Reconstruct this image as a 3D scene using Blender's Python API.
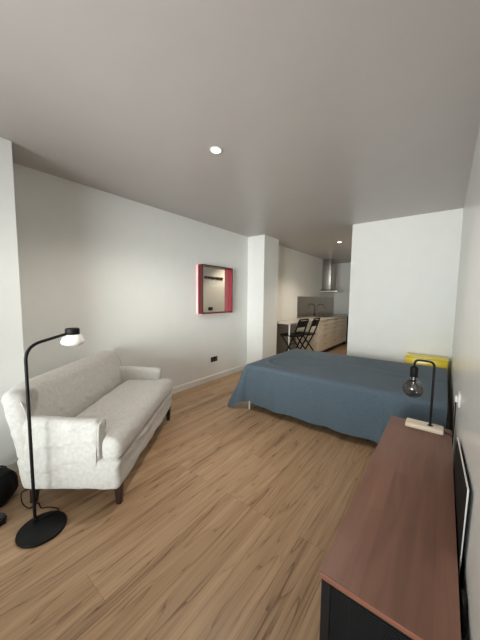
import bpy, bmesh, math, random
from math import sin, cos, pi, radians as R
from mathutils import Vector, Matrix, noise
random.seed(4)
S = bpy.context.scene
C = S.collection
for o in list(bpy.data.objects): bpy.data.objects.remove(o)

# ---------------------------------------------------------------- camera
cam = bpy.data.cameras.new('camera'); co = bpy.data.objects.new('camera', cam); C.objects.link(co)
cam.sensor_fit = 'VERTICAL'; cam.sensor_height = 36.0; cam.lens = 14.957; cam.clip_start = 0.01
r_ = Vector((0.79199, 0.61044, 0.010533)); u_ = Vector((-0.059933, 0.060565, 0.996363)); f_ = Vector((-0.607582, 0.789743, -0.084553))
M = Matrix((r_, u_, -f_)).transposed().to_4x4(); M.translation = Vector((2.99056, 0.0, 1.37462))
co.matrix_world = M
S.camera = co
# ---------------------------------------------------------------- exposure
S.view_settings.view_transform = 'Standard'; S.view_settings.look = 'None'
S.view_settings.exposure = 0.0; S.view_settings.gamma = 1.0; S.view_settings.use_curve_mapping = False
# ---------------------------------------------------------------- daylight at the window, plus added fill beams
w = bpy.data.worlds.new('world'); S.world = w; w.use_nodes = True
w.node_tree.nodes['Background'].inputs[0].default_value = (0.80, 0.90, 1.0, 1)
w.node_tree.nodes['Background'].inputs[1].default_value = 0.5
def area(name, loc, rot, sx, sy, power, col, spread):
    l = bpy.data.lights.new(name, 'AREA'); l.shape = 'RECTANGLE'; l.size = sx; l.size_y = sy; l.energy = power; l.color = col
    l.spread = R(spread)
    o = bpy.data.objects.new(name, l); C.objects.link(o); o.location = loc; o.rotation_euler = rot
    return o
DAY = (0.93, 1.0, 0.985)
area('window_daylight', (1.85, -2.46, 1.25), (R(90), 0, 0), 2.1, 2.1, 14.5, DAY, 60)            # open sky straight ahead
area('left_wall_fill', (2.30, -2.20, 1.25), (R(90), 0, R(24)), 2.1, 2.1, 14, DAY, 30)          # added narrow beam to brighten the left wall, no source of its own
area('partition_fill', (1.90, -2.46, 1.35), (R(90), 0, R(-6)), 2.1, 2.1, 3.0, DAY, 30)  # added weak narrow beam to brighten the partition
area('ceiling_fill', (2.0, -2.46, 1.35), (R(114), 0, 0), 1.9, 2.1, 24, (1, .99, .98), 60)  # added up-tilted light that brightens the ceiling, as if bounced from outside

# ---------------------------------------------------------------- materials
def mat(name, col, rough=.5, metal=0.0, spec=.5, **k):
    m = bpy.data.materials.new(name); m.use_nodes = True
    b = m.node_tree.nodes['Principled BSDF']
    b.inputs['Base Color'].default_value = (*col, 1); b.inputs['Roughness'].default_value = rough
    b.inputs['Metallic'].default_value = metal; b.inputs['Specular IOR Level'].default_value = spec
    for a, v in k.items(): b.inputs[a.replace('_', ' ')].default_value = v
    return m
def nd(m, t, **k):
    n = m.node_tree.nodes.new(t)
    for a, v in k.items(): setattr(n, a, v)
    return n
def lk(m, a, b): m.node_tree.links.new(a, b)
def bsdf(m): return m.node_tree.nodes['Principled BSDF']
def coords(m, scale=(1, 1, 1), rot=(0, 0, 0)):
    t = nd(m, 'ShaderNodeTexCoord'); mp = nd(m, 'ShaderNodeMapping')
    mp.inputs['Scale'].default_value = scale; mp.inputs['Rotation'].default_value = rot
    lk(m, t.outputs['Object'], mp.inputs['Vector']); return mp.outputs['Vector']
def noisy(m, col, amt=.08, scale=30, bump=0.0, bscale=200, vec=(1, 1, 1)):
    """slight colour mottling and optional bump"""
    v = coords(m, vec); n = nd(m, 'ShaderNodeTexNoise'); n.inputs['Scale'].default_value = scale; n.inputs['Detail'].default_value = 5
    lk(m, v, n.inputs['Vector'])
    r = nd(m, 'ShaderNodeValToRGB'); r.color_ramp.elements[0].position = .3; r.color_ramp.elements[1].position = .7
    r.color_ramp.elements[0].color = (*[c * (1 - amt) for c in col], 1); r.color_ramp.elements[1].color = (*[min(1, c * (1 + amt)) for c in col], 1)
    lk(m, n.outputs['Fac'], r.inputs['Fac']); lk(m, r.outputs['Color'], bsdf(m).inputs['Base Color'])
    if bump:
        n2 = nd(m, 'ShaderNodeTexNoise'); n2.inputs['Scale'].default_value = bscale; n2.inputs['Detail'].default_value = 3
        lk(m, v, n2.inputs['Vector']); b = nd(m, 'ShaderNodeBump'); b.inputs['Strength'].default_value = bump; b.inputs['Distance'].default_value = .01
        lk(m, n2.outputs['Fac'], b.inputs['Height']); lk(m, b.outputs['Normal'], bsdf(m).inputs['Normal'])
    return m
WALLC = (.83, .83, .80)
m_wall = noisy(mat('wall_paint', WALLC, .55, spec=.3), WALLC, .012, 6, .02, 300)
m_wallr = noisy(mat('satin_wall_paint', WALLC, .27, spec=.28), WALLC, .01, 6)
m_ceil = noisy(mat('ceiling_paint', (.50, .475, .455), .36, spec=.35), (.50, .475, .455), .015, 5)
m_trim = mat('trim_white', (.80, .79, .75), .35)
m_black = mat('black_metal', (.005, .005, .006), .5, spec=.25)
m_blackp = mat('black_plastic', (.006, .006, .006), .5, spec=.25)
m_bulbcap = mat('black_cap', (.006, .006, .007), .55, spec=.25)
m_white = mat('white_plastic', (.85, .85, .83), .35)
m_steel = mat('brushed_steel', (.42, .40, .37), .32, 1.0)
m_tap = mat('dark_steel', (.10, .095, .09), .3, 1.0)
m_chrome = mat('chrome', (.8, .8, .8), .12, 1.0)
m_darkwood = noisy(mat('dark_leg_wood', (.035, .014, .010), .35), (.035, .014, .010), .3, 20, vec=(1, 1, .2))
m_glass_shade = mat('opal_shade', (.9, .9, .88), .3, Transmission_Weight=.0)

def floor_mat():
    m = mat('oak_laminate', (.4, .27, .17), .42, spec=.35)
    v = coords(m, rot=(0, 0, R(90)))
    br = nd(m, 'ShaderNodeTexBrick'); br.offset = .37; br.offset_frequency = 3
    br.inputs['Scale'].default_value = 1; br.inputs['Brick Width'].default_value = 1.35; br.inputs['Row Height'].default_value = .185
    br.inputs['Mortar Size'].default_value = .0007; br.inputs['Mortar Smooth'].default_value = .3; br.inputs['Bias'].default_value = 0
    br.inputs['Color1'].default_value = (0, 0, 0, 1); br.inputs['Color2'].default_value = (1, 1, 1, 1); br.inputs['Mortar'].default_value = (.5, .5, .5, 1)
    lk(m, v, br.inputs['Vector'])
    # per plank offset of the grain
    v2 = coords(m)
    sep = nd(m, 'ShaderNodeSeparateColor'); lk(m, br.outputs['Color'], sep.inputs[0])
    comb = nd(m, 'ShaderNodeCombineXYZ')
    mu = nd(m, 'ShaderNodeMath', operation='MULTIPLY'); mu.inputs[1].default_value = 37.0; lk(m, sep.outputs[0], mu.inputs[0])
    lk(m, mu.outputs[0], comb.inputs[0]); lk(m, mu.outputs[0], comb.inputs[1]); lk(m, mu.outputs[0], comb.inputs[2])
    add = nd(m, 'ShaderNodeVectorMath', operation='ADD'); lk(m, v2, add.inputs[0]); lk(m, comb.outputs[0], add.inputs[1])
    def mapped(sc):
        mp = nd(m, 'ShaderNodeMapping'); mp.inputs['Scale'].default_value = sc; lk(m, add.outputs[0], mp.inputs['Vector']); return mp.outputs[0]
    # cathedral grain: contour lines of a long stretched noise
    n1 = nd(m, 'ShaderNodeTexNoise'); n1.inputs['Scale'].default_value = 1; n1.inputs['Detail'].default_value = 2.2; n1.inputs['Roughness'].default_value = .45
    lk(m, mapped((8, .62, 1)), n1.inputs['Vector'])
    k = nd(m, 'ShaderNodeMath', operation='MULTIPLY'); k.inputs[1].default_value = 12; lk(m, n1.outputs['Fac'], k.inputs[0])
    fr = nd(m, 'ShaderNodeMath', operation='FRACT'); lk(m, k.outputs[0], fr.inputs[0])
    rr = nd(m, 'ShaderNodeValToRGB'); e = rr.color_ramp.elements
    e[0].position = 0; e[0].color = (.20, .20, .20, 1); e[1].position = 1; e[1].color = (.60, .60, .60, 1)
    x = e.new(.22); x.color = (.80, .80, .80, 1)
    lk(m, fr.outputs[0], rr.inputs['Fac'])
    # fine pores
    n2 = nd(m, 'ShaderNodeTexNoise'); n2.inputs['Scale'].default_value = 1; n2.inputs['Detail'].default_value = 6; n2.inputs['Roughness'].default_value = .65
    lk(m, mapped((85, 2.2, 1)), n2.inputs['Vector'])
    n3 = nd(m, 'ShaderNodeTexNoise'); n3.inputs['Scale'].default_value = 1; n3.inputs['Detail'].default_value = 3
    lk(m, mapped((15, .45, 1)), n3.inputs['Vector'])
    def mix(a, b, f):
        x = nd(m, 'ShaderNodeMix', data_type='FLOAT'); x.inputs[0].default_value = f
        lk(m, a, x.inputs[2]); lk(m, b, x.inputs[3]); return x.outputs[0]
    g = mix(rr.outputs['Color'], n2.outputs['Fac'], .60)
    g = mix(g, n3.outputs['Fac'], .42)
    g = mix(g, sep.outputs[0], .07)
    cr = nd(m, 'ShaderNodeValToRGB'); e = cr.color_ramp.elements
    e[0].position = .37; e[0].color = (.165, .094, .050, 1); e[1].position = .66; e[1].color = (.54, .36, .215, 1)
    x = e.new(.50); x.color = (.40, .252, .143, 1)
    lk(m, g, cr.inputs['Fac'])
    mx = nd(m, 'ShaderNodeMix', data_type='RGBA'); mx.inputs['B'].default_value = (.16, .095, .055, 1)
    lk(m, br.outputs['Fac'], mx.inputs[0]); lk(m, cr.outputs['Color'], mx.inputs['A'])
    lk(m, mx.outputs['Result'], bsdf(m).inputs['Base Color'])
    b = nd(m, 'ShaderNodeBump'); b.inputs['Strength'].default_value = .15; b.inputs['Distance'].default_value = .002
    lk(m, n2.outputs['Fac'], b.inputs['Height']); lk(m, b.outputs['Normal'], bsdf(m).inputs['Normal'])
    return m
m_floor = floor_mat()
def wood(name, dark, mid, light, axis=1, scale=1.0, rough=.35, block=None):
    m = mat(name, mid, rough, spec=.4)
    s = [14 * scale, 14 * scale, 14 * scale]; s[axis] = 1.3 * scale
    v = coords(m, s)
    n = nd(m, 'ShaderNodeTexNoise'); n.inputs['Scale'].default_value = 1.5; n.inputs['Detail'].default_value = 7; n.inputs['Distortion'].default_value = .6
    lk(m, v, n.inputs['Vector'])
    cr = nd(m, 'ShaderNodeValToRGB'); e = cr.color_ramp.elements
    e[0].position = .28; e[0].color = (*dark, 1); e[1].position = .75; e[1].color = (*light, 1); x = e.new(.5); x.color = (*mid, 1)
    fac = n.outputs['Fac']
    if block:       # glued-up staves
        v2 = coords(m, rot=(0, 0, R(90)))
        br = nd(m, 'ShaderNodeTexBrick'); br.offset = .4; br.inputs['Scale'].default_value = 1
        br.inputs['Brick Width'].default_value = block[0]; br.inputs['Row Height'].default_value = block[1]; br.inputs['Mortar Size'].default_value = 0
        br.inputs['Color1'].default_value = (.2, .2, .2, 1); br.inputs['Color2'].default_value = (.8, .8, .8, 1)
        lk(m, v2, br.inputs['Vector'])
        mx = nd(m, 'ShaderNodeMix', data_type='FLOAT'); mx.inputs[0].default_value = .36
        lk(m, fac, mx.inputs[2]); lk(m, br.outputs['Color'], mx.inputs[3]); fac = mx.outputs[0]
    lk(m, fac, cr.inputs['Fac']); lk(m, cr.outputs['Color'], bsdf(m).inputs['Base Color'])
    return m
m_walnut = wood('brown_stained_wood', (.165, .080, .055), (.222, .110, .076), (.275, .140, .098), 1, 1.0, .52, (.55, .06))
m_walnut_edge = wood('brown_stained_wood_edge', (.26, .105, .066), (.33, .14, .09), (.40, .175, .115), 0, 1, .3)
m_pine = wood('pale_pine', (.72, .57, .41), (.84, .72, .57), (.88, .79, .67), 0, 1, .5)
m_kitchen = wood('pale_wood_fronts', (.68, .61, .50), (.76, .69, .58), (.82, .75, .65), 1, .6, .45)
m_counter = noisy(mat('counter_laminate', (.60, .56, .50), .3), (.60, .56, .50), .05, 60)
def cloth(name, col, rough=.9, amt=.06, weave=.35, wscale=420, sheen=.25):
    m = mat(name, col, rough, spec=.15); bsdf(m).inputs['Sheen Weight'].default_value = sheen
    v = coords(m)
    n = nd(m, 'ShaderNodeTexNoise'); n.inputs['Scale'].default_value = 45; n.inputs['Detail'].default_value = 6; lk(m, v, n.inputs['Vector'])
    w1 = nd(m, 'ShaderNodeTexWave', bands_direction='Z'); w1.inputs['Scale'].default_value = wscale / 6.3; w1.inputs['Distortion'].default_value = 2.5; w1.inputs['Detail'].default_value = 2
    w2 = nd(m, 'ShaderNodeTexWave', bands_direction='X'); w2.inputs['Scale'].default_value = wscale / 6.3; w2.inputs['Distortion'].default_value = 2.5; w2.inputs['Detail'].default_value = 2
    lk(m, v, w1.inputs['Vector']); lk(m, v, w2.inputs['Vector'])
    ad = nd(m, 'ShaderNodeMath', operation='ADD'); lk(m, w1.outputs['Fac'], ad.inputs[0]); lk(m, w2.outputs['Fac'], ad.inputs[1])
    r = nd(m, 'ShaderNodeValToRGB'); r.color_ramp.elements[0].position = .3; r.color_ramp.elements[1].position = .7
    r.color_ramp.elements[0].color = (*[c * (1 - amt) for c in col], 1); r.color_ramp.elements[1].color = (*[min(1, c * (1 + amt)) for c in col], 1)
    lk(m, n.outputs['Fac'], r.inputs['Fac']); lk(m, r.outputs['Color'], bsdf(m).inputs['Base Color'])
    b = nd(m, 'ShaderNodeBump'); b.inputs['Strength'].default_value = weave; b.inputs['Distance'].default_value = .001
    lk(m, ad.outputs[0], b.inputs['Height']); lk(m, b.outputs['Normal'], bsdf(m).inputs['Normal'])
    return m
m_linen = cloth('natural_linen', (.62, .60, .565), amt=.08)
def creases(m):
    v = coords(m, (1.0, 1.0, 1.9)); n = nd(m, 'ShaderNodeTexNoise'); n.inputs['Scale'].default_value = 4.5; n.inputs['Detail'].default_value = 4; n.inputs['Distortion'].default_value = 1.2
    try: n.noise_type = 'RIDGED_MULTIFRACTAL'
    except Exception: pass
    lk(m, v, n.inputs['Vector'])
    b = nd(m, 'ShaderNodeBump'); b.inputs['Strength'].default_value = .75; b.inputs['Distance'].default_value = .015
    lk(m, n.outputs['Fac'], b.inputs['Height'])
    old = [x for x in m.node_tree.nodes if x.bl_idname == 'ShaderNodeBump' and x != b][0]
    lk(m, b.outputs['Normal'], old.inputs['Normal'])
creases(m_linen)
m_blue = cloth('blue_cotton', (.200, .270, .335), amt=.07, weave=.25)
m_mattress = cloth('white_ticking', (.7, .7, .68))
m_bag = cloth('black_nylon', (.008, .008, .009), .6, weave=.2, sheen=0)
m_shoe = cloth('dark_grey_fabric', (.05, .05, .055), .8)

# ---------------------------------------------------------------- mesh helpers
def obj(name, bm, m, parent=None, smooth=True, angle=40):
    me = bpy.data.meshes.new(name)
    bmesh.ops.recalc_face_normals(bm, faces=bm.faces)
    bm.to_mesh(me); bm.free()
    if m: me.materials.append(m)
    if smooth:
        for p in me.polygons: p.use_smooth = True
        me.set_sharp_from_angle(angle=R(angle))
    o = bpy.data.objects.new(name, me); C.objects.link(o)
    if parent: o.parent = parent
    return o
def thing(name, label, cat, loc=(0, 0, 0), rz=0, group=None):
    o = bpy.data.objects.new(name, None); C.objects.link(o); o.location = loc; o.rotation_euler = (0, 0, rz)
    o.empty_display_size = .1
    o['label'] = label; o['category'] = cat
    if group: o['group'] = group
    return o
def tag(o, label, cat, group=None):
    o['label'] = label; o['category'] = cat
    if group: o['group'] = group
    return o
def struct(name, bm, m, **k):
    o = obj(name, bm, m, **k); o['kind'] = 'structure'; return o
def dup(root, loc, rz, label):
    r = root.copy(); C.objects.link(r); r.location = loc; r.rotation_euler = (0, 0, rz); r['label'] = label
    for ch in list(root.children):
        c = ch.copy(); C.objects.link(c); c.parent = r
        for g in ch.children:
            d = g.copy(); C.objects.link(d); d.parent = c
    return r
B = bmesh.new
def box(bm, lo, hi, bev=0, seg=2, mtx=None):
    lo = Vector(lo); hi = Vector(hi); t = bmesh.new()
    bmesh.ops.create_cube(t, size=1)
    for v in t.verts: v.co = Vector([lo[i] + (v.co[i] + .5) * (hi[i] - lo[i]) for i in range(3)])
    if bev: bmesh.ops.bevel(t, geom=list(t.edges), offset=bev, segments=seg, profile=.5, affect='EDGES')
    if mtx: bmesh.ops.transform(t, matrix=mtx, verts=t.verts)
    merge(bm, t); return bm
def merge(bm, t):
    mp = {v: bm.verts.new(v.co) for v in t.verts}
    for f in t.faces: bm.faces.new([mp[v] for v in f.verts])
    t.free()
def tube(bm, pts, r, n=10, caps=True, rads=None):
    pts = [Vector(p) for p in pts]; rings = []; prev = None
    for i, p in enumerate(pts):
        d = (pts[min(i + 1, len(pts) - 1)] - pts[max(i - 1, 0)]).normalized()
        if prev is None:
            a = d.orthogonal().normalized()
        else:
            a = (prev - d * prev.dot(d)).normalized()
        prev = a; b = d.cross(a); rr = rads[i] if rads else r
        rings.append([bm.verts.new(p + (a * cos(2 * pi * k / n) + b * sin(2 * pi * k / n)) * rr) for k in range(n)])
    for i in range(len(rings) - 1):
        for k in range(n): bm.faces.new((rings[i][k], rings[i][(k + 1) % n], rings[i + 1][(k + 1) % n], rings[i + 1][k]))
    if caps: bm.faces.new(rings[0][::-1]); bm.faces.new(rings[-1])
    return bm
def bend(pts, r, n=6):
    """polyline with rounded corners"""
    pts = [Vector(p) for p in pts]; out = [pts[0]]
    for i in range(1, len(pts) - 1):
        a, b, c = pts[i - 1], pts[i], pts[i + 1]
        d1 = (a - b); d2 = (c - b); rr = min(r, d1.length * .49, d2.length * .49)
        p = b + d1.normalized() * rr; q = b + d2.normalized() * rr
        for k in range(n + 1):
            t = k / n; out.append(p * (1 - t) ** 2 + b * 2 * t * (1 - t) + q * t * t)
    out.append(pts[-1]); return out
def spline(pts, n=8):
    pts = [Vector(p) for p in pts]; P = [pts[0]] + pts + [pts[-1]]; out = []
    for i in range(1, len(P) - 2):
        a, b, c, d = P[i - 1:i + 3]
        for k in range(n):
            t = k / n
            out.append(.5 * ((2 * b) + (c - a) * t + (2 * a - 5 * b + 4 * c - d) * t * t + (3 * b - a - 3 * c + d) * t ** 3))
    out.append(pts[-1]); return out
def lathe(bm, prof, n=32, c=(0, 0, 0)):
    rings = []
    for r, z in prof:
        if r < 1e-5: rings.append([bm.verts.new((c[0], c[1], c[2] + z))])
        else: rings.append([bm.verts.new((c[0] + r * cos(2 * pi * k / n), c[1] + r * sin(2 * pi * k / n), c[2] + z)) for k in range(n)])
    for a, b in zip(rings, rings[1:]):
        for k in range(n):
            k2 = (k + 1) % n
            if len(a) == 1 and len(b) == 1: continue
            if len(a) == 1: bm.faces.new((a[0], b[k], b[k2]))
            elif len(b) == 1: bm.faces.new((a[k2], a[k], b[0]))
            else: bm.faces.new((a[k], a[k2], b[k2], b[k]))
    return bm
def softbox(bm, lo, hi, r, step, fn=None):
    """densely gridded rounded box; fn(point) -> point warps it"""
    lo = Vector(lo); hi = Vector(hi); d = hi - lo
    n = [max(4, int(round(d[i] / step))) for i in range(3)]
    cache = {}
    def V(i, j, k):
        key = (i, j, k)
        if key in cache: return cache[key]
        p = Vector((lo.x + d.x * i / n[0], lo.y + d.y * j / n[1], lo.z + d.z * k / n[2]))
        q = Vector([min(max(p[a], lo[a] + r), hi[a] - r) for a in range(3)])
        e = p - q
        if e.length > 1e-9:
            m = max(abs(e.x), abs(e.y), abs(e.z)); p = q + e.normalized() * m
        if fn: p = Vector(fn(p))
        cache[key] = bm.verts.new(p); return cache[key]
    a, b, c = n
    for i in range(a):
        for j in range(b):
            for k in (0, c): bm.faces.new((V(i, j, k), V(i + 1, j, k), V(i + 1, j + 1, k), V(i, j + 1, k)))
    for i in range(a):
        for k in range(c):
            for j in (0, b): bm.faces.new((V(i, j, k), V(i + 1, j, k), V(i + 1, j, k + 1), V(i, j, k + 1)))
    for j in range(b):
        for k in range(c):
            for i in (0, a): bm.faces.new((V(i, j, k), V(i, j + 1, k), V(i, j + 1, k + 1), V(i, j, k + 1)))
    return bm
def nz(p, s, seed=0): return noise.noise(Vector((p[0] * s + seed, p[1] * s + seed * 1.7, p[2] * s - seed)))
def ridge(p, seed=0): return (1 - abs(noise.noise(Vector(p) + Vector((seed, seed, seed))))) ** 5
def sm(a, b, x):
    t = min(1, max(0, (x - a) / (b - a))); return t * t * (3 - 2 * t)

# ================================================================ THE ROOM
H = 2.5; W = 3.0975; YF = 8.8; YB = -2.40
struct('floor', box(B(), (-.2, YB - .2, -.1), (W + .2, YF + .1, 0)), m_floor, smooth=False)
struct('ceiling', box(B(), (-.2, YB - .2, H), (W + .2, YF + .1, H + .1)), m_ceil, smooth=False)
struct('wall_left', box(B(), (-.12, YB, 0), (0, 4.1125, H)), m_wall, smooth=False)
struct('wall_kitchen', box(B(), (-.12, 4.6287, 0), (.106, YF, H)), m_wall, smooth=False)
struct('trim_1', box(B(), (-.12, 4.1125, 0), (.362, 4.6287, H), .002, 1), m_wall, smooth=False)        # pier between room and kitchen
struct('trim_2', box(B(), (-.12, YB, 0), (.398, .5975, H), .002, 1), m_wall, smooth=False)             # pier beside the window
struct('wall_right', box(B(), (W, YB, 0), (W + .12, 4.34, H)), m_wallr, smooth=False)
struct('wall_partition', box(B(), (1.80, 4.34, 0), (W + .12, YF, H), .002, 1), m_wall, smooth=False)
struct('wall_far', box(B(), (-.12, YF, 0), (1.80, YF + .1, H)), m_wall, smooth=False)
bm = B()
box(bm, (-.12, YB - .1, 0), (.62, YB, H)); box(bm, (2.98, YB - .1, 0), (W + .12, YB, H))
box(bm, (.62, YB - .1, 2.32), (2.98, YB, H)); box(bm, (.62, YB - .1, 0), (2.98, YB, .15))
struct('wall_window', bm, m_wall, smooth=False)
win = bpy.data.objects.new('window_1', None); C.objects.link(win); win.location = (1.80, YB, .15); win['kind'] = 'structure'
bm = B()
for x in (-1.18, -.03, 1.12): box(bm, (x, -.08, 0), (x + .06, -.02, 2.17), .004, 1)
for z in (0, 2.11): box(bm, (-1.18, -.08, z), (1.18, -.02, z + .06), .004, 1)
obj('window_frame', bm, m_trim, win)
def skirting(name, pts, h=.095, t=.014):
    """white skirting following a chain of (x, y) points; thickness to the left of travel"""
    bm = B()
    for (a, b) in zip(pts, pts[1:]):
        a = Vector((*a, 0)); b = Vector((*b, 0)); d = (b - a).normalized(); n = Vector((-d.y, d.x, 0)) * t
        prof = [(0, 0), (1, 0), (1, h - .02), (.45, h - .004), (.3, h), (0, h)]
        e = [[bm.verts.new(q + n * s + Vector((0, 0, z))) for s, z in prof] for q in (a, b)]
        k = len(prof)
        for i in range(k): bm.faces.new((e[0][i], e[0][(i + 1) % k], e[1][(i + 1) % k], e[1][i]))
        bm.faces.new(e[0]); bm.faces.new(e[1][::-1])
    return struct(name, bm, m_trim, smooth=False)
skirting('baseboard_left', [(0, 4.1125), (0, .5975)])
skirting('baseboard_pier', [(.362, 4.6287), (.362, 4.1125 - .014)][::1])
skirting('baseboard_window', [(.398, .5975), (.398, YB)])
skirting('baseboard_right', [(W, YB), (W, 4.34)])
skirting('baseboard_partition', [(W - .014, 4.34), (1.80, 4.34)])

# ---------------------------------------------------------------- downlights
def emis(name, col, s):
    m = bpy.data.materials.new(name); m.use_nodes = True; b = m.node_tree.nodes['Principled BSDF']
    b.inputs['Emission Color'].default_value = (*col, 1); b.inputs['Emission Strength'].default_value = s; b.inputs['Base Color'].default_value = (.8, .8, .8, 1)
    return m
m_lamp = emis('lit_lens', (1, .93, .82), 9)
def downlight(x, y, label, power, col, blend=.5, size=150):
    t = thing('ceiling_downlight', label, 'ceiling light', (x, y, H), 0, 'recessed round downlights')
    obj('rim', lathe(B(), [(.036, -.001), (.034, -.006), (.043, -.007), (.048, -.003), (.048, -.0005), (.036, -.0005)], 32), m_white, t)
    obj('lens', lathe(B(), [(0, -.008), (.02, -.0075), (.034, -.004), (.0345, -.0008)], 28), m_lamp, t)
    l = bpy.data.lights.new('downlight_beam', 'SPOT'); l.energy = power; l.color = col; l.spot_size = R(size); l.spot_blend = blend; l.shadow_soft_size = .045
    o = bpy.data.objects.new('downlight_beam', l); C.objects.link(o); o.parent = t; o.location = (0, 0, -.012)
    return t
downlight(1.527, 1.578, 'small round lit downlight in the ceiling above the living area', 85, (1, .93, .84))
downlight(1.242, 5.508, 'small round lit downlight in the far ceiling near the kitchen', 105, (1, .86, .68), .6, 128)

# ================================================================ SOFA
TH = 2.2248; SL = 1.332; SD = .648
Ux, Uy = cos(TH), sin(TH); O = Vector((1.414, .809, 0))
sofa_c = O + Vector((Ux, Uy, 0)) * SL / 2 + Vector((-Uy, Ux, 0)) * SD / 2
sofa = thing('sofa', 'two-seat sofa in a rumpled cream linen slipcover on dark wooden legs', 'sofa', sofa_c, TH)
hx, hy = SL / 2, SD / 2          # local: x along the length (-hx = end nearest the camera), y: -hy front, +hy back
ZB, ZS, ZA, ZK = .124, .474, .590, .795
AW = .088; FB = .116              # arm width; arms set back from the front by FB
def wr(p, amp=.004, s=5, seed=0):
    v = Vector((p[0] * s, p[1] * s, p[2] * s * 1.6))
    f = ridge((p[0] * 1.6 + p[2] * 1.1, p[1] * 2.2, p[2] * 8.5 + p[1] * 1.5), seed + 4)
    return amp * (ridge(v, seed) - .4) + amp * .5 * nz(p, s * 3, seed) + amp * 1.1 * (f ** 2 - .25)
# base with the slipcover skirt
def f_base(p):
    x, y, z = p
    k = sm(.33, ZB, z)
    x *= 1 - .0 * k; n = wr(p, .008, 4, 3)
    if z < ZB + .02: z += .002 * sin(x * 17) + .005 * nz((x, y, 0), 9, 2)
    if abs(x) > hx - .03: x += math.copysign(n - .002 * k, x)
    if y < -hy + .03: y -= n - .006 * k
    if y > hy - .05: y += .16 * (z - ZB)
    return x, y, z
obj('base_skirt', softbox(B(), (-hx, -hy, ZB), (hx, hy - .010, .335), .036, .018, f_base), m_linen, sofa)
# T-shaped seat cushion
y_t = -hy + FB
def f_cush(p):
    x, y, z = p
    inset = (AW - .005) * sm(y_t - .012, y_t + .010, y)
    x = x / hx * (hx - inset)
    top = sm(.40, ZS, z)
    cr = .018 * (1 - (x / hx) ** 2) * (1 - (min(1, abs(y / hy)) ** 2))
    fold = .006 * ridge((x * 2.5 + y * 3, y * 7 - x * 3, 0), 5) + .005 * ridge((x * 6, y * 3, 1), 8) * sm(-.2, .3, -x)
    z += top * (cr + fold - .006)
    if z < .40: x *= 1; 
    # gentle belly on the front face
    if y < -hy + .05: y -= .008 * sin(pi * min(1, max(0, (z - .318) / .155))) - .003 * nz(p, 8, 4)
    return x, y, z
obj('seat_cushion', softbox(B(), (-hx, -hy - .004, .318), (hx, hy - .16, ZS), .056, .016, f_cush), m_linen, sofa)
# backrest: leans back, rounded top, its ends curve down towards the arms
def f_back(p):
    x, y, z = p
    t = max(0, (z - .33) / (ZK - .33))
    ex = (abs(x) / hx)
    z2 = z - t * .030 * sm(.80, 1.0, ex)                # shoulders drop
    x *= 1 + .0 * t
    belly = .018 * sin(pi * min(1, max(0, t))) * (1 - ex ** 4)
    y2 = y + .16 * (z - ZB)
    if x < -hx + .05: x -= .022 * t
    if y < hy - .07: y2 -= belly + .004 * nz(p, 6, 9)
    n = wr(p, .006, 4, 11)
    if abs(x) > hx - .03: x += math.copysign(n, x)
    return x, y2, z2
obj('backrest', softbox(B(), (-hx + .004, hy - .155, .185), (hx - .004, hy - .005, ZK), .062, .018, f_back), m_linen, sofa)
# arms
def make_arm(s):
    def f_arm(p):
        x, y, z = p
        n = wr(p, .008, 4, 21 + s)
        if s * x > hx - .03: x += s * (n + .002)
        t = sm(.45, ZA, z)
        z += .012 * t * sm(-.1, .2, y) - .006 * t * sm(-hy + FB + .05, -hy + FB, y)
        if y < y_t + .02: y += .012 * sm(.5, .36, z)
        return x, y, z
    lo, hi = sorted((s * (hx - AW), s * (hx + .004)))
    return softbox(B(), (lo, y_t, .22), (hi, hy - .03, ZA), .044, .014, f_arm)
def piping(pts, r=.0045): return tube(B(), spline(pts, 6), r, 6)
for s in (-1, 1):
    a = obj('armrest', make_arm(s), m_linen, sofa)
    yy = y_t + .004; z1 = ZA - .008; xo = s * (hx - .002); xi = s * (hx - AW + .004)
    obj('piping', piping([(xo, yy + .012, .36), (xo, yy + .005, z1 - .04), (xo - s * .012, yy, z1 - .014), (s * (hx - AW / 2), yy - .002, z1 + .0), (xi + s * .012, yy, z1 - .014), (xi, yy + .003, z1 - .045), (xi, yy + .008, .50)]), m_linen, a)
bk = bpy.data.objects['backrest']
for s in (-1, 1):
    xs = s * (hx - .003)
    pts = []
    for t in [i / 8 for i in range(9)]:
        z = ZA + (ZK - ZA) * t
        pts.append((xs - s * .012 * t ** 4, hy - .155 + .16 * (z - ZB) + .05 * t ** 3 - .002, z - .03 * (z - .33) / (ZK - .33) - (.0 if t < .9 else .004)))
    obj('piping', piping(pts, .004), m_linen, bk)
for x, y in ((-1, -1), (1, -1), (-1, 1), (1, 1)):
    bm = B(); t = bmesh.new(); bmesh.ops.create_cube(t, size=1)
    for v in t.verts:
        k = .034 if v.co.z < 0 else .048
        out = .012 if v.co.z < 0 else 0
        v.co = Vector((x * (hx - .064) + v.co.x * k, y * (hy - (.036 if y < 0 else .058)) + (out * 1.5 if y > 0 else 0) + v.co.y * k, 0 if v.co.z < 0 else ZB + .03))
    bmesh.ops.bevel(t, geom=list(t.edges), offset=.003, segments=2, affect='EDGES'); merge(bm, t)
    obj('leg', bm, m_darkwood, sofa)

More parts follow.
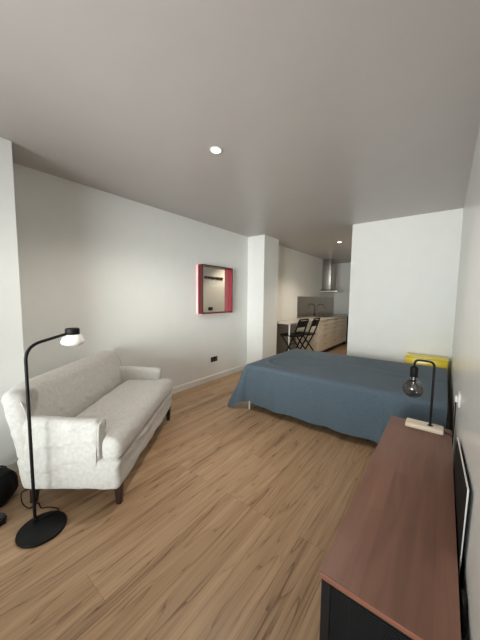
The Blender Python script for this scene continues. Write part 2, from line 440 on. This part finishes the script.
# ================================================================ FLOOR LAMP
fl = thing('floor_lamp', 'slim black floor lamp with round base and small white shade beside the sofa', 'lamp', (1.19, .452, 0))
obj('base', lathe(B(), [(0, .020), (.02, .020), (.115, .019), (.121, .016), (.123, .010), (.122, .002), (.119, 0), (0, 0)], 56), m_black, fl)
px, py = 1.106 - 1.19, .440 - .452
hxx, hyy, hz = 1.058 - 1.19, .704 - .452, 1.136
bm = tube(B(), bend([(px, py, .018), (px, py, 1.082), (hxx, hyy, hz)], .085, 10), .0088, 14)
obj('pole', bm, m_black, fl)
obj('pole_socket', lathe(B(), [(0, .018), (.013, .018), (.013, .032), (.009, .036), (0, .036)], 20, (px, py, 0)), m_black, fl)
cap = obj('lamp_cap', lathe(B(), [(0, .026), (.035, .026), (.0405, .023), (.042, .017), (.042, -.014), (.039, -.018), (0, -.018)], 40, (hxx, hyy, hz)), m_bulbcap, fl)
obj('lamp_shade', lathe(B(), [(.040, -.014), (.050, -.020), (.061, -.038), (.068, -.054), (.0695, -.062), (.067, -.070), (.058, -.080), (.045, -.086), (.0, -.088)], 48, (hxx, hyy, hz)), m_glass_shade, fl)
CORD = [(1.118, .452, .025), (1.128, .51, .024), (1.115, .562, .012), (1.060, .552, .004), (1.022, .525, .004), (1.0, .50, .004), (.93, .50, .004), (.945, .455, .004), (.885, .432, .02), (.81, .445, .045), (.78, .49, .035), (.80, .56, .004), (.78, .66, .004)]
cab = spline([(x - 1.19, y - .452, z) for x, y, z in CORD], 8)
obj('power_cord', tube(B(), cab, .0035, 8), m_blackp, fl)

# ================================================================ BAG AND SHOE AT THE LEFT EDGE
def f_bag(p):
    x, y, z = p
    k = 1 - .35 * (z / .26) ** 2
    n = .02 * nz(p, 9, 5) + .012 * ridge((x * 9, y * 9, z * 12), 2)
    return x * k * (1 + n * 2), y * k * (1 + n * 2), z + n * (z / .26)
bag = thing('bag', 'black soft bag slumped on the floor between the sofa end and the window pier', 'bag', (.665, .285, 0), R(50))
obj('bag_body', softbox(B(), (-.17, -.13, .0), (.17, .13, .20), .08, .014, f_bag), m_bag, bag)
for s in (-1, 1):
    obj('strap', tube(B(), spline([(-.07, s * .045, .165), (-.085, s * .08, .185), (-.04, s * .12, .178), (.04, s * .12, .178), (.085, s * .08, .185), (.07, s * .045, .165)], 8), .006, 8), m_blackp, bag)
def f_shoe(p):
    x, y, z = p
    w_ = .72 + .28 * sm(-.13, .06, x); w_ *= 1 - .35 * sm(.09, .14, x)
    h_ = .45 + .55 * sm(.08, -.10, x)
    return x, y * w_, z if z < .02 else .02 + (z - .02) * h_
shoe = thing('shoe', 'dark grey slip-on shoe at the left picture edge near the lamp base', 'shoe', (.905, .205, 0), R(75))
obj('upper', softbox(B(), (-.135, -.046, .014), (.135, .046, .085), .034, .009, f_shoe), m_shoe, shoe)
obj('sole', softbox(B(), (-.14, -.050, 0), (.14, .050, .018), .008, .009, f_shoe), m_blackp, shoe)

# ================================================================ BED
X0, X1, Y0, Y1, ZT = 1.085, 3.055, 2.60, 3.97, .56
bed = thing('bed', 'low double bed almost hidden under a blue bedspread', 'bed', ((X0 + X1) / 2, (Y0 + Y1) / 2, 0))
bx, by = (X1 - X0) / 2, (Y1 - Y0) / 2
bm = B(); box(bm, (-bx + .02, -by + .02, .23), (bx - .02, -by + .05, .33), .004); box(bm, (-bx + .02, by - .05, .23), (bx - .02, by - .02, .33), .004)
box(bm, (-bx + .02, -by + .05, .23), (-bx + .05, by - .05, .33), .004); box(bm, (bx - .05, -by + .05, .23), (bx - .02, by - .05, .33), .004)
for i in range(14): box(bm, (-bx + .09 + i * .135, -by + .05, .30), (-bx + .15 + i * .135, by - .05, .325), .003, 1)
obj('bed_frame', bm, m_darkwood, bed)
obj('mattress', softbox(B(), (-bx + .012, -by + .012, .331), (bx - .012, by - .012, ZT - .012), .05, .05), m_mattress, bed)
for x in (-1, 1):
    for y in (-1, 1):
        obj('leg', tube(B(), [(x * (bx - .058), y * (by - .012), 0), (x * (bx - .058), y * (by - .012), .235)], .011, 16), m_white, bed)
# bedspread: a sheet draped over the mattress, hanging on three sides
def drape():
    bm = B(); RR = .045; h = .455
    x0, x1, y0, y1 = X0 - .012, X1 + .0, Y0 - .012, Y1 + .012
    NX, NY = 190, 150
    a0, a1 = x0 - h, x1 - .002
    b0, b1 = y0 - h, y1 + h * .8
    def prof(e):
        L = RR * pi / 2
        if e <= 0: return 0, 0
        if e < L: return RR * sin(e / RR), RR * (1 - cos(e / RR))
        return RR, RR + (e - L)
    grid = []
    for i in range(NX + 1):
        row = []
        for j in range(NY + 1):
            a = a0 + (a1 - a0) * i / NX; b = b0 + (b1 - b0) * j / NY
            cx = max(a, x0 + RR); cy = min(max(b, y0 + RR), y1 - RR)
            ex = cx - a; ey = b - cy
            e = math.hypot(ex, ey)
            if e < 1e-6:
                p = Vector((a, b, ZT))
                n = .006 * ridge((a * 1.5, b * 2.2, 0), 3) + .004 * nz((a, b, 0), 3, 7)
                # creases
                dd = math.hypot((a - 1.50) * .9, (b - 2.98) * 1.0)
                ang = math.atan2(b - 2.98, a - 1.50)
                n += .017 * math.exp(-((dd - .25) / .022) ** 2) * sm(.6, 1.6, abs(ang))
                n += .011 * math.exp(-((b - 3.0 - .18 * (a - 1.6)) / .02) ** 2) * sm(1.5, 1.7, a) * sm(2.5, 1.9, a)
                n += .012 * math.exp(-((b - 3.42 + .10 * (a - 1.6)) / .03) ** 2) * sm(1.3, 1.6, a)
                p.z += n * min(1, min(a - x0 - RR, b - y0 - RR, y1 - RR - b) / .05)
            else:
                dx, dy = -ex / e, ey / e
                corner = abs(2 * dx * dy)
                lift = 1 - (.10 * math.exp(-((a - 1.20) / .07) ** 2) if dy < -.5 else 0)
                out, down = prof(e * (1 - .12 * corner) * lift)
                s_ = a if abs(dy) > abs(dx) else b      # arc coordinate along the hang
                k = min(1, max(0, down / .4))
                fl_ = .05 + .22 * corner ** 1.5
                fl_ += .13 * sm(.3, .9, abs(dx))
                out += fl_ * down
                ph = s_ * 17 + 2.2 * noise.noise(Vector((s_ * 2.1, 3.3, 0)))
                amp = .014 + .008 * noise.noise(Vector((s_ * 3, 0, 5)))
                if dy < -.5 and a > 2.3: amp += .016 * sm(2.3, 2.7, a)
                out += k * amp * sin(ph)
                if dy < -.5: out += k * .030 * math.exp(-((a - 2.585 - .02 * k) / .022) ** 2) + k * .02 * math.exp(-((a - 1.22) / .05) ** 2)
                if corner > .05: out += k * .022 * corner * sin(math.atan2(dy, dx) * 9)
                p = Vector((cx + dx * out, cy + dy * out, ZT - down))
                # hem height varies: higher towards the middle of the near side
                if p.z < .012:
                    over = .012 - p.z; p.z = .012 + .010 * (1 + sin(over * 40 + s_ * 20)) * min(1, over * 20)
                    p.x += dx * over * .35; p.y += dy * over * .35
            p.x = min(p.x, W - .022)
            row.append(bm.verts.new(p))
        grid.append(row)
    for i in range(NX):
        for j in range(NY): bm.faces.new((grid[i][j], grid[i + 1][j], grid[i + 1][j + 1], grid[i][j + 1]))
    bmesh.ops.solidify(bm, geom=list(bm.faces), thickness=.004)
    return bm
bs = obj('bedspread', drape(), m_blue, None, angle=80)
tag(bs, 'plain blue cotton bedspread draped over the bed down to the floor', 'bedspread')

# ================================================================ YELLOW BEDSIDE CABINET (behind the bed, in the corner)
m_yel = mat('glossy_yellow', (.80, .62, .045), .2)
yb = thing('bedside_cabinet', 'glossy yellow bedside cabinet in the corner beyond the bed', 'bedside table', (2.845, 4.19, 0))
bm = B(); box(bm, (-.23, -.105, .10), (.22, .125, .615), .006)
obj('body', bm, m_yel, yb)
obj('top', box(B(), (-.235, -.112, .6155), (.225, .13, .640), .006), m_yel, yb)
for z in (.12, .365):
    d = obj('drawer', box(B(), (-.205, -.119, z), (.205, -.106, z + .235), .004), m_yel, yb)
    obj('knob', tube(B(), [(0, -.119, z + .12), (0, -.128, z + .12)], .013, 16, rads=[.008, .013]), m_yel, d)
for x in (-1, 1):
    for y in (-1, 1): obj('leg', tube(B(), [(x * .19, .01 + y * .095, 0), (x * .19, .01 + y * .095, .101)], .012, 12), m_yel, yb)

# ================================================================ SIDEBOARD
CL, CR, CN, CF, CT = 2.719, 3.0755, .785, 2.235, .50
sb = thing('sideboard', 'long low reddish-brown sideboard with black slatted sides along the right wall', 'sideboard', ((CL + CR) / 2, (CN + CF) / 2, 0))
cx, cy = (CR - CL) / 2, (CF - CN) / 2
m_case = mat('black_lacquer', (.006, .008, .012), .42)
obj('top', box(B(), (-cx, -cy, CT - .020), (cx, cy, CT), .0025, 2), m_walnut, sb)
bm = B(); box(bm, (-cx + .001, -cy - .0045, CT - .019), (cx - .001, -cy - .0002, CT - .002), .002, 2)
obj('edge_band', bm, m_walnut_edge, sb)
# open carcass: four posts, rails, bottom, back
bm = B()
fz0, fz1 = .10, CT - .0205
for x in (-1, 1):
    for y in (-1, 1):
        x0 = x * (cx - .006); x1 = x * (cx - .036); y0 = y * (cy - .010); y1 = y * (cy - .040)
        box(bm, (min(x0, x1), min(y0, y1), fz0), (max(x0, x1), max(y0, y1), fz1), .002, 1)
for y in (-1, 1):
    y0 = y * (cy - .010); y1 = y * (cy - .036)
    for z in (fz0, fz1 - .022): box(bm, (-cx + .036, min(y0, y1), z), (cx - .036, max(y0, y1), z + .022), .002, 1)
for z in (fz0, fz1 - .02): box(bm, (-cx + .02, -cy + .04, z), (cx - .008, cy - .04, z + .018), .002, 1)
box(bm, (cx - .016, -cy + .04, fz0), (cx - .008, cy - .04, fz1))
box(bm, (-cx + .03, -.01, fz0), (cx - .016, .01, fz1))
obj('carcass', bm, m_case, sb)
def slats(bm, horizontal_axis, a0, a1, b, depth, z0, z1, pitch=.0082):
    z = z0
    while z + pitch <= z1 + 1e-6:
        if horizontal_axis == 'x': box(bm, (a0, b, z), (a1, b + depth, z + pitch * .58))
        else: box(bm, (b, a0, z), (b + depth, a1, z + pitch * .58))
        z += pitch
m_slat = mat('black_slats', (.008, .010, .014), .55)
for s in (-1, 1):
    bm = B(); y = s * (cy - .020) - .004
    slats(bm, 'x', -cx + .036, cx - .036, y, .008, fz0 + .024, fz1 - .026)
    for x in (-.085, 0, .085): box(bm, (x - .002, y + .001, fz0 + .023), (x + .002, y + .007, fz1 - .024))
    obj('slatted_side_panel', bm, m_slat, sb)
dl = (2 * cy - .08) / 3
for i in range(3):
    a = -cy + .04 + i * dl
    bm = B(); X = -cx + .004
    for (p, q) in (((X, a + .003, fz0), (X + .016, a + .033, fz1)), ((X, a + dl - .033, fz0), (X + .016, a + dl - .003, fz1))): box(bm, p, q, .001, 1)
    for z in (fz0, fz1 - .03): box(bm, (X, a + .033, z), (X + .016, a + dl - .033, z + .03), .001, 1)
    d = obj('door', bm, m_case, sb)
    bm = B(); slats(bm, 'y', a + .034, a + dl - .034, X + .004, .008, fz0 + .032, fz1 - .034)
    obj('slatted_panel', bm, m_slat, d)
for x in (-1, 1):
    for y in (-1, 1): obj('leg', tube(B(), [(x * (cx - .035), y * (cy - .05), 0), (x * (cx - .035), y * (cy - .05), .1005)], .014, 12, rads=[.010, .016]), m_case, sb)

# ================================================================ TABLE LAMP
tl = thing('table_lamp', 'small black arched table lamp with a big round bulb on a pale wooden base', 'lamp', (2.925, 2.155, CT))
obj('base', box(B(), (-.105, -.052, 0), (.107, .052, .028), .008, 3), m_pine, tl)
px, sx, ht = .034, -.076, .462
obj('pole', tube(B(), bend([(px, 0, .026), (px, 0, ht), (sx, 0, ht), (sx, 0, .40)], .036, 10), .0072, 14), m_black, tl)
obj('pole_flange', lathe(B(), [(0, .034), (.007, .034), (.0075, .030), (.017, .0285), (.017, .0262), (0, .0262)], 24, (px, 0, 0)), m_black, tl)
obj('bulb_socket', lathe(B(), [(0, .418), (.010, .418), (.0225, .410), (.0235, .404), (.0235, .345), (.0225, .342), (0, .342)], 32, (sx, 0, 0)), m_black, tl)
def smoke():
    m = bpy.data.materials.new('smoked_glass'); m.use_nodes = True; t = m.node_tree; t.nodes.remove(t.nodes['Principled BSDF'])
    tr = t.nodes.new('ShaderNodeBsdfTransparent'); tr.inputs[0].default_value = (.50, .49, .48, 1)
    gl = t.nodes.new('ShaderNodeBsdfGlossy'); gl.inputs['Roughness'].default_value = .03
    lw = t.nodes.new('ShaderNodeLayerWeight'); lw.inputs['Blend'].default_value = .32
    mr = t.nodes.new('ShaderNodeMath'); mr.operation = 'MULTIPLY_ADD'; mr.inputs[1].default_value = .85; mr.inputs[2].default_value = .07
    mx = t.nodes.new('ShaderNodeMixShader')
    t.links.new(lw.outputs['Fresnel'], mr.inputs[0]); t.links.new(mr.outputs[0], mx.inputs[0]); t.links.new(tr.outputs[0], mx.inputs[1]); t.links.new(gl.outputs[0], mx.inputs[2])
    t.links.new(mx.outputs[0], t.nodes['Material Output'].inputs[0]); return m
rb = .064; cz = .262
prof = [(.012, .345), (.0135, .335)] + [(max(rb * sin(a), 0.0), cz + rb * cos(a)) for a in [R(14 + i * 166 / 22) for i in range(23)]]
prof[-1] = (0, cz - rb)
g = obj('bulb', lathe(B(), prof, 40, (sx, 0, 0)), smoke(), tl)
bm = lathe(B(), [(0, .343), (.008, .343), (.007, .30), (.012, .285), (.004, .27), (0, .268)], 16, (sx, 0, 0))
for k in range(3):
    a = k * 2.1
    tube(bm, spline([(sx, 0, .28), (sx + .02 * cos(a), .02 * sin(a), .262), (sx + .028 * cos(a + .6), .028 * sin(a + .6), .245), (sx + .012 * cos(a + 1.2), .012 * sin(a + 1.2), .228)], 6), .0022, 6)
obj('filament', bm, m_chrome, g)
obj('power_cord', tube(B(), spline([(.10, .0, .010), (.125, -.01, .006), (.142, -.02, .004), (.1555, -.02, -.01), (.158, .0, -.05)], 8), .0028, 8), m_blackp, tl)

# ================================================================ BEHIND THE SIDEBOARD
def wallpt(x, y, z): return (x, y, z)
# thin black board with a white edge, leaning in the gap
c1, c2, c3 = Vector((3.084, 1.753, .655)), Vector((3.084, 1.075, .772)), Vector((3.084, 1.120, .495))
c4 = Vector((3.080, 1.20, .02)); c5 = Vector((3.080, 1.90, .02))
bd = thing('leaning_board', 'thin black board with a white edge slotted between sideboard and right wall', 'board', (3.082, 1.5, 0))
def local(v): return Vector(v) - Vector((3.082, 1.5, 0))
bm = B(); q = [local(v) for v in (c1, c2, c3, c4, c5)]
fa = [bm.verts.new(v + Vector((-.003, 0, 0))) for v in q]; fb = [bm.verts.new(v + Vector((.003, 0, 0))) for v in q]
bm.faces.new(fa); bm.faces.new(fb[::-1])
for i in range(5): bm.faces.new((fa[i], fb[i], fb[(i + 1) % 5], fa[(i + 1) % 5]))
obj('panel', bm, mat('board_black', (.006, .008, .008), .6, spec=.2), bd, smooth=False)
obj('edge_trim', tube(B(), [local(c1) + Vector((0, .0, .002)), local(c2) + Vector((0, -.001, .002)), local(c3) + Vector((0, -.004, 0)), local(c4)], .0035, 8, rads=[.0026, .0026, .0016, .001]), m_white, bd)

tag(obj('cable', tube(B(), spline([(3.086, .80, .40), (3.087, .86, .47), (3.086, .92, .455), (3.087, .98, .485), (3.086, 1.04, .46), (3.087, 1.09, .40), (3.087, 1.10, .25)], 8), .006, 8), m_blackp), 'black cable looping in the gap between sideboard and wall', 'cable')
# ================================================================ SOCKETS AND SWITCHES
def socket(name, loc, rz, label, m, gangs=2, plug=False):
    """plate in the local XZ plane facing -Y"""
    t = thing(name, label, 'power outlet' if name == 'power_outlet' else 'switch', loc, rz)
    w_ = .0375 * gangs
    obj('plate', box(B(), (-w_, -.010, -.04), (w_, -.0004, .04), .003), m, t)
    for i in range(gangs):
        x = (i - (gangs - 1) / 2) * .07
        ins = lathe(B(), [(.021, 0), (.023, .0015), (.0235, 0), (.021, -.001), (.020, -.004), (0, -.004)][:6], 28)
        bmesh.ops.rotate(ins, verts=ins.verts, matrix=Matrix.Rotation(R(90), 3, 'X')); bmesh.ops.translate(ins, verts=ins.verts, vec=(x, -.0115, 0))
        obj('socket_insert', ins, m_steel if m is m_blackp else m, t)
    return t
socket('power_outlet', (0, 3.189, .35), R(90), 'black double power outlet on the left wall above the skirting', m_blackp)
socket('power_outlet', (W, 2.05, .775), R(-90), 'white power outlet on the right wall above the table lamp end', m_white, 1)
socket('power_outlet', (W, 4.235, .735), R(-90), 'small white outlet on the right wall above the yellow cabinet', m_white, 1)
pg = thing('plug', 'white plug with black cord in the right wall outlet', 'plug', (W - .013, 2.05, .775))
bm = B(); box(bm, (-.012, -.016, -.018), (0, .016, .018), .004)
obj('plug_body', bm, m_white, pg)
obj('cord', tube(B(), spline([(-.008, .0, -.014), (-.006, .002, -.06), (-.004, .03, -.16), (-.004, .06, -.26), (-.006, .08, -.42), (-.006, .09, -.6)], 8), .0032, 8), m_blackp, pg)

# ================================================================ MIRROR
YM0, YM1, ZM0, ZM1 = 2.812, 3.520, 1.118, 1.862
m_dk = mat('dark_red_frame', (.075, .012, .012), .35)
m_red = mat('red_inner', (.26, .010, .018), .35)
m_mir = mat('mirror_glass', (.80, .80, .78), .02, 1.0)
m_led = emis('red_led', (1, .03, .055), 1.6)
mi = thing('wall_mirror', 'square box-framed mirror edged in glowing red light on the left wall', 'mirror', (0, (YM0 + YM1) / 2, (ZM0 + ZM1) / 2))
my, mz = (YM1 - YM0) / 2, (ZM1 - ZM0) / 2; D0, D1, T = .024, .118, .016
bm = B()
for (lo, hi) in (((D0, -my, -mz), (D1, -my + T, mz)), ((D0, my - T, -mz), (D1, my, mz)), ((D0, -my + T, -mz), (D1, my - T, -mz + T)), ((D0, -my + T, mz - T), (D1, my - T, mz))): box(bm, lo, hi, .0015, 1)
obj('frame', bm, m_dk, mi)
e = .002
for (lo, hi) in (((D0 + .012, -my + T, -mz + T), (D1 - .003, -my + T + e, mz - T)), ((D0 + .012, my - T - e, -mz + T), (D1 - .003, my - T, mz - T))): obj('inner_lining', box(B(), lo, hi), m_red, mi, smooth=False)
obj('mirror_glass', box(B(), (D0 + .004, -my + T, -mz + T), (D0 + .010, my - T, mz - T)), m_mir, mi, smooth=False)
bm = B()
box(bm, (.003, -my - .006, -mz + .01), (.016, -my + .006, mz - .01)); box(bm, (.003, my - .012, -mz + .01), (.013, my, mz - .01)); box(bm, (.003, -my, -mz), (.013, my, -mz + .01))
obj('led_strip', bm, m_led, mi, smooth=False)
obj('backing', box(B(), (.001, -my + .02, -mz + .02), (D0 + .003, my - .02, mz - .03)), m_blackp, mi, smooth=False)
# coat rack on the side of the partition, seen in the mirror
cr = thing('coat_rack', 'dark wall rail with small hooks seen reflected in the red mirror', 'coat rack', (1.80, 5.02, 1.86))
obj('rail', box(B(), (-.024, -.34, -.03), (-.0005, .34, .03), .004), m_darkwood, cr)
for i in range(5):
    y = -.27 + i * .135
    obj('hook', tube(B(), spline([(-.024, y, -.005), (-.055, y, -.02), (-.065, y, -.05), (-.05, y, -.065)], 6), .005, 8), m_steel, cr)
socket('power_outlet', (1.80, 4.90, 1.08), R(-90), 'black outlet seen reflected low in the red mirror', m_blackp, 2)

# ================================================================ KITCHEN
KX, KF, KN, KE, KZ = .106, .70, 6.0, 8.2, .876
cnt = tag(obj('worktop', box(B(), (KX + .0005, KN, KZ - .03), (KF + .012, YF - .001, KZ), .003), m_counter), 'pale laminate kitchen worktop over the drawer units', 'worktop')
unit = (KE - KN - .03) / 3
labels = ['pale wood drawer unit nearest the bar table', 'middle pale wood drawer unit of the kitchen run', 'pale wood drawer unit furthest down the kitchen run']
def drawer_unit(y, lab):
    t = thing('drawer_unit', lab, 'kitchen cabinet', ((KX + KF) / 2, y + unit / 2, 0), 0, 'kitchen drawer units')
    a, b = -(KF - KX) / 2, (KF - KX) / 2
    obj('body', box(B(), (a + .001, -unit / 2 + .001, .10), (b - .022, unit / 2 - .001, KZ - .0305)), m_kitchen, t, smooth=False)
    obj('plinth', box(B(), (a + .001, -unit / 2 + .001, 0), (b - .07, unit / 2 - .001, .0995)), m_case, t, smooth=False)
    hs = [.105, .105, .14, .19, .19]; z = KZ - .034
    for h in hs:
        d = obj('drawer', box(B(), (b - .0215, -unit / 2 + .002, z - h), (b, unit / 2 - .002, z - .004), .0015, 1), m_kitchen, t)
        obj('handle', tube(B(), bend([(b, -.10, z - .03), (b + .022, -.10, z - .03), (b + .022, .10, z - .03), (b, .10, z - .03)], .008, 3), .0055, 8), m_steel, d)
        z -= h
    return t
for i in range(3): drawer_unit(KN + .03 + i * unit, labels[i])
tag(obj('end_panel', box(B(), (KX + .001, KN, 0), (KF, KN + .029, KZ - .0305), .001, 1), m_kitchen), 'pale wood end panel closing the drawer run behind the stools', 'panel')
ov = thing('dishwasher', 'dark built-in appliance at the far end of the worktop', 'appliance', ((KX + KF) / 2, 8.5, 0))
obj('body', box(B(), (-.296, -.297, 0), (.275, .298, KZ - .031)), m_case, ov, smooth=False)
d = obj('door', box(B(), (.2755, -.296, .10), (.297, .297, KZ - .035), .003), m_case, ov)
obj('handle', tube(B(), bend([(.297, -.22, .78), (.325, -.22, .78), (.325, .22, .78), (.297, .22, .78)], .01, 4), .007, 8), m_steel, d)
# splashback
tag(obj('splashback', box(B(), (KX + .0005, 6.05, KZ + .0005), (KX + .006, 8.74, 1.415), .001, 1), mat('satin_steel', (.42, .37, .31), .2, 1.0)), 'brushed steel splashback on the wall behind the tap', 'splashback')
# sink + tap + hob
sk = thing('sink', 'small steel sink set in the worktop', 'sink', (.38, 7.08, KZ))
bm = B()
for (lo, hi) in (((-.2, -.24, .0005), (.2, -.20, .006)), ((-.2, .20, .0005), (.2, .24, .006)), ((-.2, -.20, .0005), (-.16, .20, .006)), ((.16, -.20, .0005), (.2, .20, .006))): box(bm, lo, hi, .002, 1)
obj('rim', bm, m_steel, sk); obj('bowl', box(B(), (-.159, -.199, .0004), (.159, .199, .002)), mat('sink_bowl', (.12, .12, .12), .3, 1.0), sk, smooth=False)
tp = thing('tap', 'tall dark swan-neck kitchen tap in front of the splashback', 'tap', (.150, 7.25, KZ))
arc = [(0, 0, 0), (0, 0, .26)] + [(.10 - .10 * cos(R(a)), 0, .26 + .075 * sin(R(a))) for a in range(15, 180, 15)] + [(.20, 0, .26), (.20, 0, .20)]
obj('spout', tube(B(), arc, .012, 12), m_tap, tp)
obj('tap_base', lathe(B(), [(0, 0.001), (.026, 0.001), (.026, .01), (.018, .06), (0, .06)], 20), m_tap, tp)
obj('lever', tube(B(), [(0, .015, .05), (0, .06, .075)], .006, 8), m_tap, tp)
hb = thing('hob', 'black glass hob below the extractor hood', 'hob', (.42, 7.85, KZ))
obj('glass_top', box(B(), (-.25, -.28, .0005), (.25, .28, .008), .002, 1), mat('black_glass', (.008, .008, .008), .08), hb)
for x in (-.12, .12):
    for y in (-.14, .14): obj('cooking_zone', lathe(B(), [(.075, .0082), (.075, .0088), (.07, .0088), (.07, .0082)], 24, (x, y, 0)), m_steel, hb)
# extractor hood
hd = thing('extractor_hood', 'steel chimney extractor hood with a thin flat canopy on the kitchen wall', 'extractor hood', (KX, 7.78, 1.56))
obj('chimney', box(B(), (.0005, -.13, .075), (.25, .13, H - 1.5605), .003), m_steel, hd)
bm = B(); t = bmesh.new(); bmesh.ops.create_cube(t, size=1)
for v in t.verts:
    up = v.co.z > 0
    v.co = Vector((.0005 + (v.co.x + .5) * (.26 if up else .50), v.co.y * (.28 if up else .60), .075 if up else .030))
merge(bm, t); obj('canopy_slope', bm, m_steel, hd, smooth=False)
obj('canopy', box(B(), (.0005, -.30, 0), (.505, .30, .030), .003), mat('pale_steel', (.75, .73, .70), .3, .6), hd)
obj('filter', box(B(), (.04, -.25, -.004), (.46, .25, -.0003)), m_steel, hd, smooth=False)
# bar table
bt = thing('bar_table', 'narrow pale bar table extending from the worktop towards the room', 'table', (.34, 5.39, 0))
obj('tabletop', box(B(), (-.2335, -.59, KZ - .035), (.23, .609, KZ), .003), m_counter, bt)
obj('leg', box(B(), (.185, -.58, 0), (.21, -.555, KZ - .0355), .003), m_white, bt)
obj('under_table_shade', box(B(), (-.2335, -.57, 0), (-.21, .60, KZ - .0355), .002, 1), mat('shade_grey', (.28, .26, .23), .5), bt)  # grey sheet: shade on the wall under the table, put into its colour
# folding stools
def stool(loc, rz, lab):
    t = thing('folding_bar_stool', lab, 'stool', loc, rz, 'black folding bar stools at the bar table')
    w1, w2 = .19, .165
    # local: sitter faces -x
    def side(y): return [(-.235, y, 0), (.06, y, .60), (.19, y, .865), (.20, y, .915)]
    bm = B()
    tube(bm, bend([(-.24, -w1, .0), (.07, -w1, .62), (.185, -w1, .95), (.185, w1, .95), (.07, w1, .62), (-.24, w1, 0)], .05, 6), .0155, 10)
    tube(bm, [(-.185, -w1, .11), (-.185, w1, .11)], .010, 8)
    obj('front_frame', bm, m_blackp, t)
    bm = B()
    for s in (-1, 1): tube(bm, [(.24, s * w2, 0), (-.22, s * w2, .60)], .0155, 10)
    tube(bm, [(.19, -w2, .075), (.19, w2, .075)], .010, 8); tube(bm, [(-.05, -w2, .435), (-.05, w2, .435)], .008, 8)
    obj('rear_frame', bm, m_blackp, t)
    def f_seat(p):
        x, y, z = p
        return x, y * (1 - .10 * sm(.05, .18, x)), z - .010 * (1 - (x / .19) ** 2) * (1 - (y / .19) ** 2)
    obj('seat', softbox(B(), (-.27, -.178, .600), (.115, .178, .628), .012, .02, f_seat), m_blackp, t)
    def f_bk(p):
        x, y, z = p
        return x + .35 * (z - .87) + .025 * (1 - (y / .19) ** 2), y, z
    obj('backrest', softbox(B(), (.150, -.188, .79), (.166, .188, .93), .007, .02, f_bk), m_blackp, t)
    for s in (-1, 1):
        obj('foot_cap', lathe(B(), [(0, 0), (.017, 0), (.017, .03), (.013, .034), (0, .034)], 14, (-.232, s * w1, 0)), m_blackp, t)
    return t
s1 = stool((.60, 4.98, 0), R(-4), 'black folding bar stool nearest the room, left of the pair')
dup(s1, (.69, 5.40, 0), R(3), 'black folding bar stool further along the table, right of the pair')
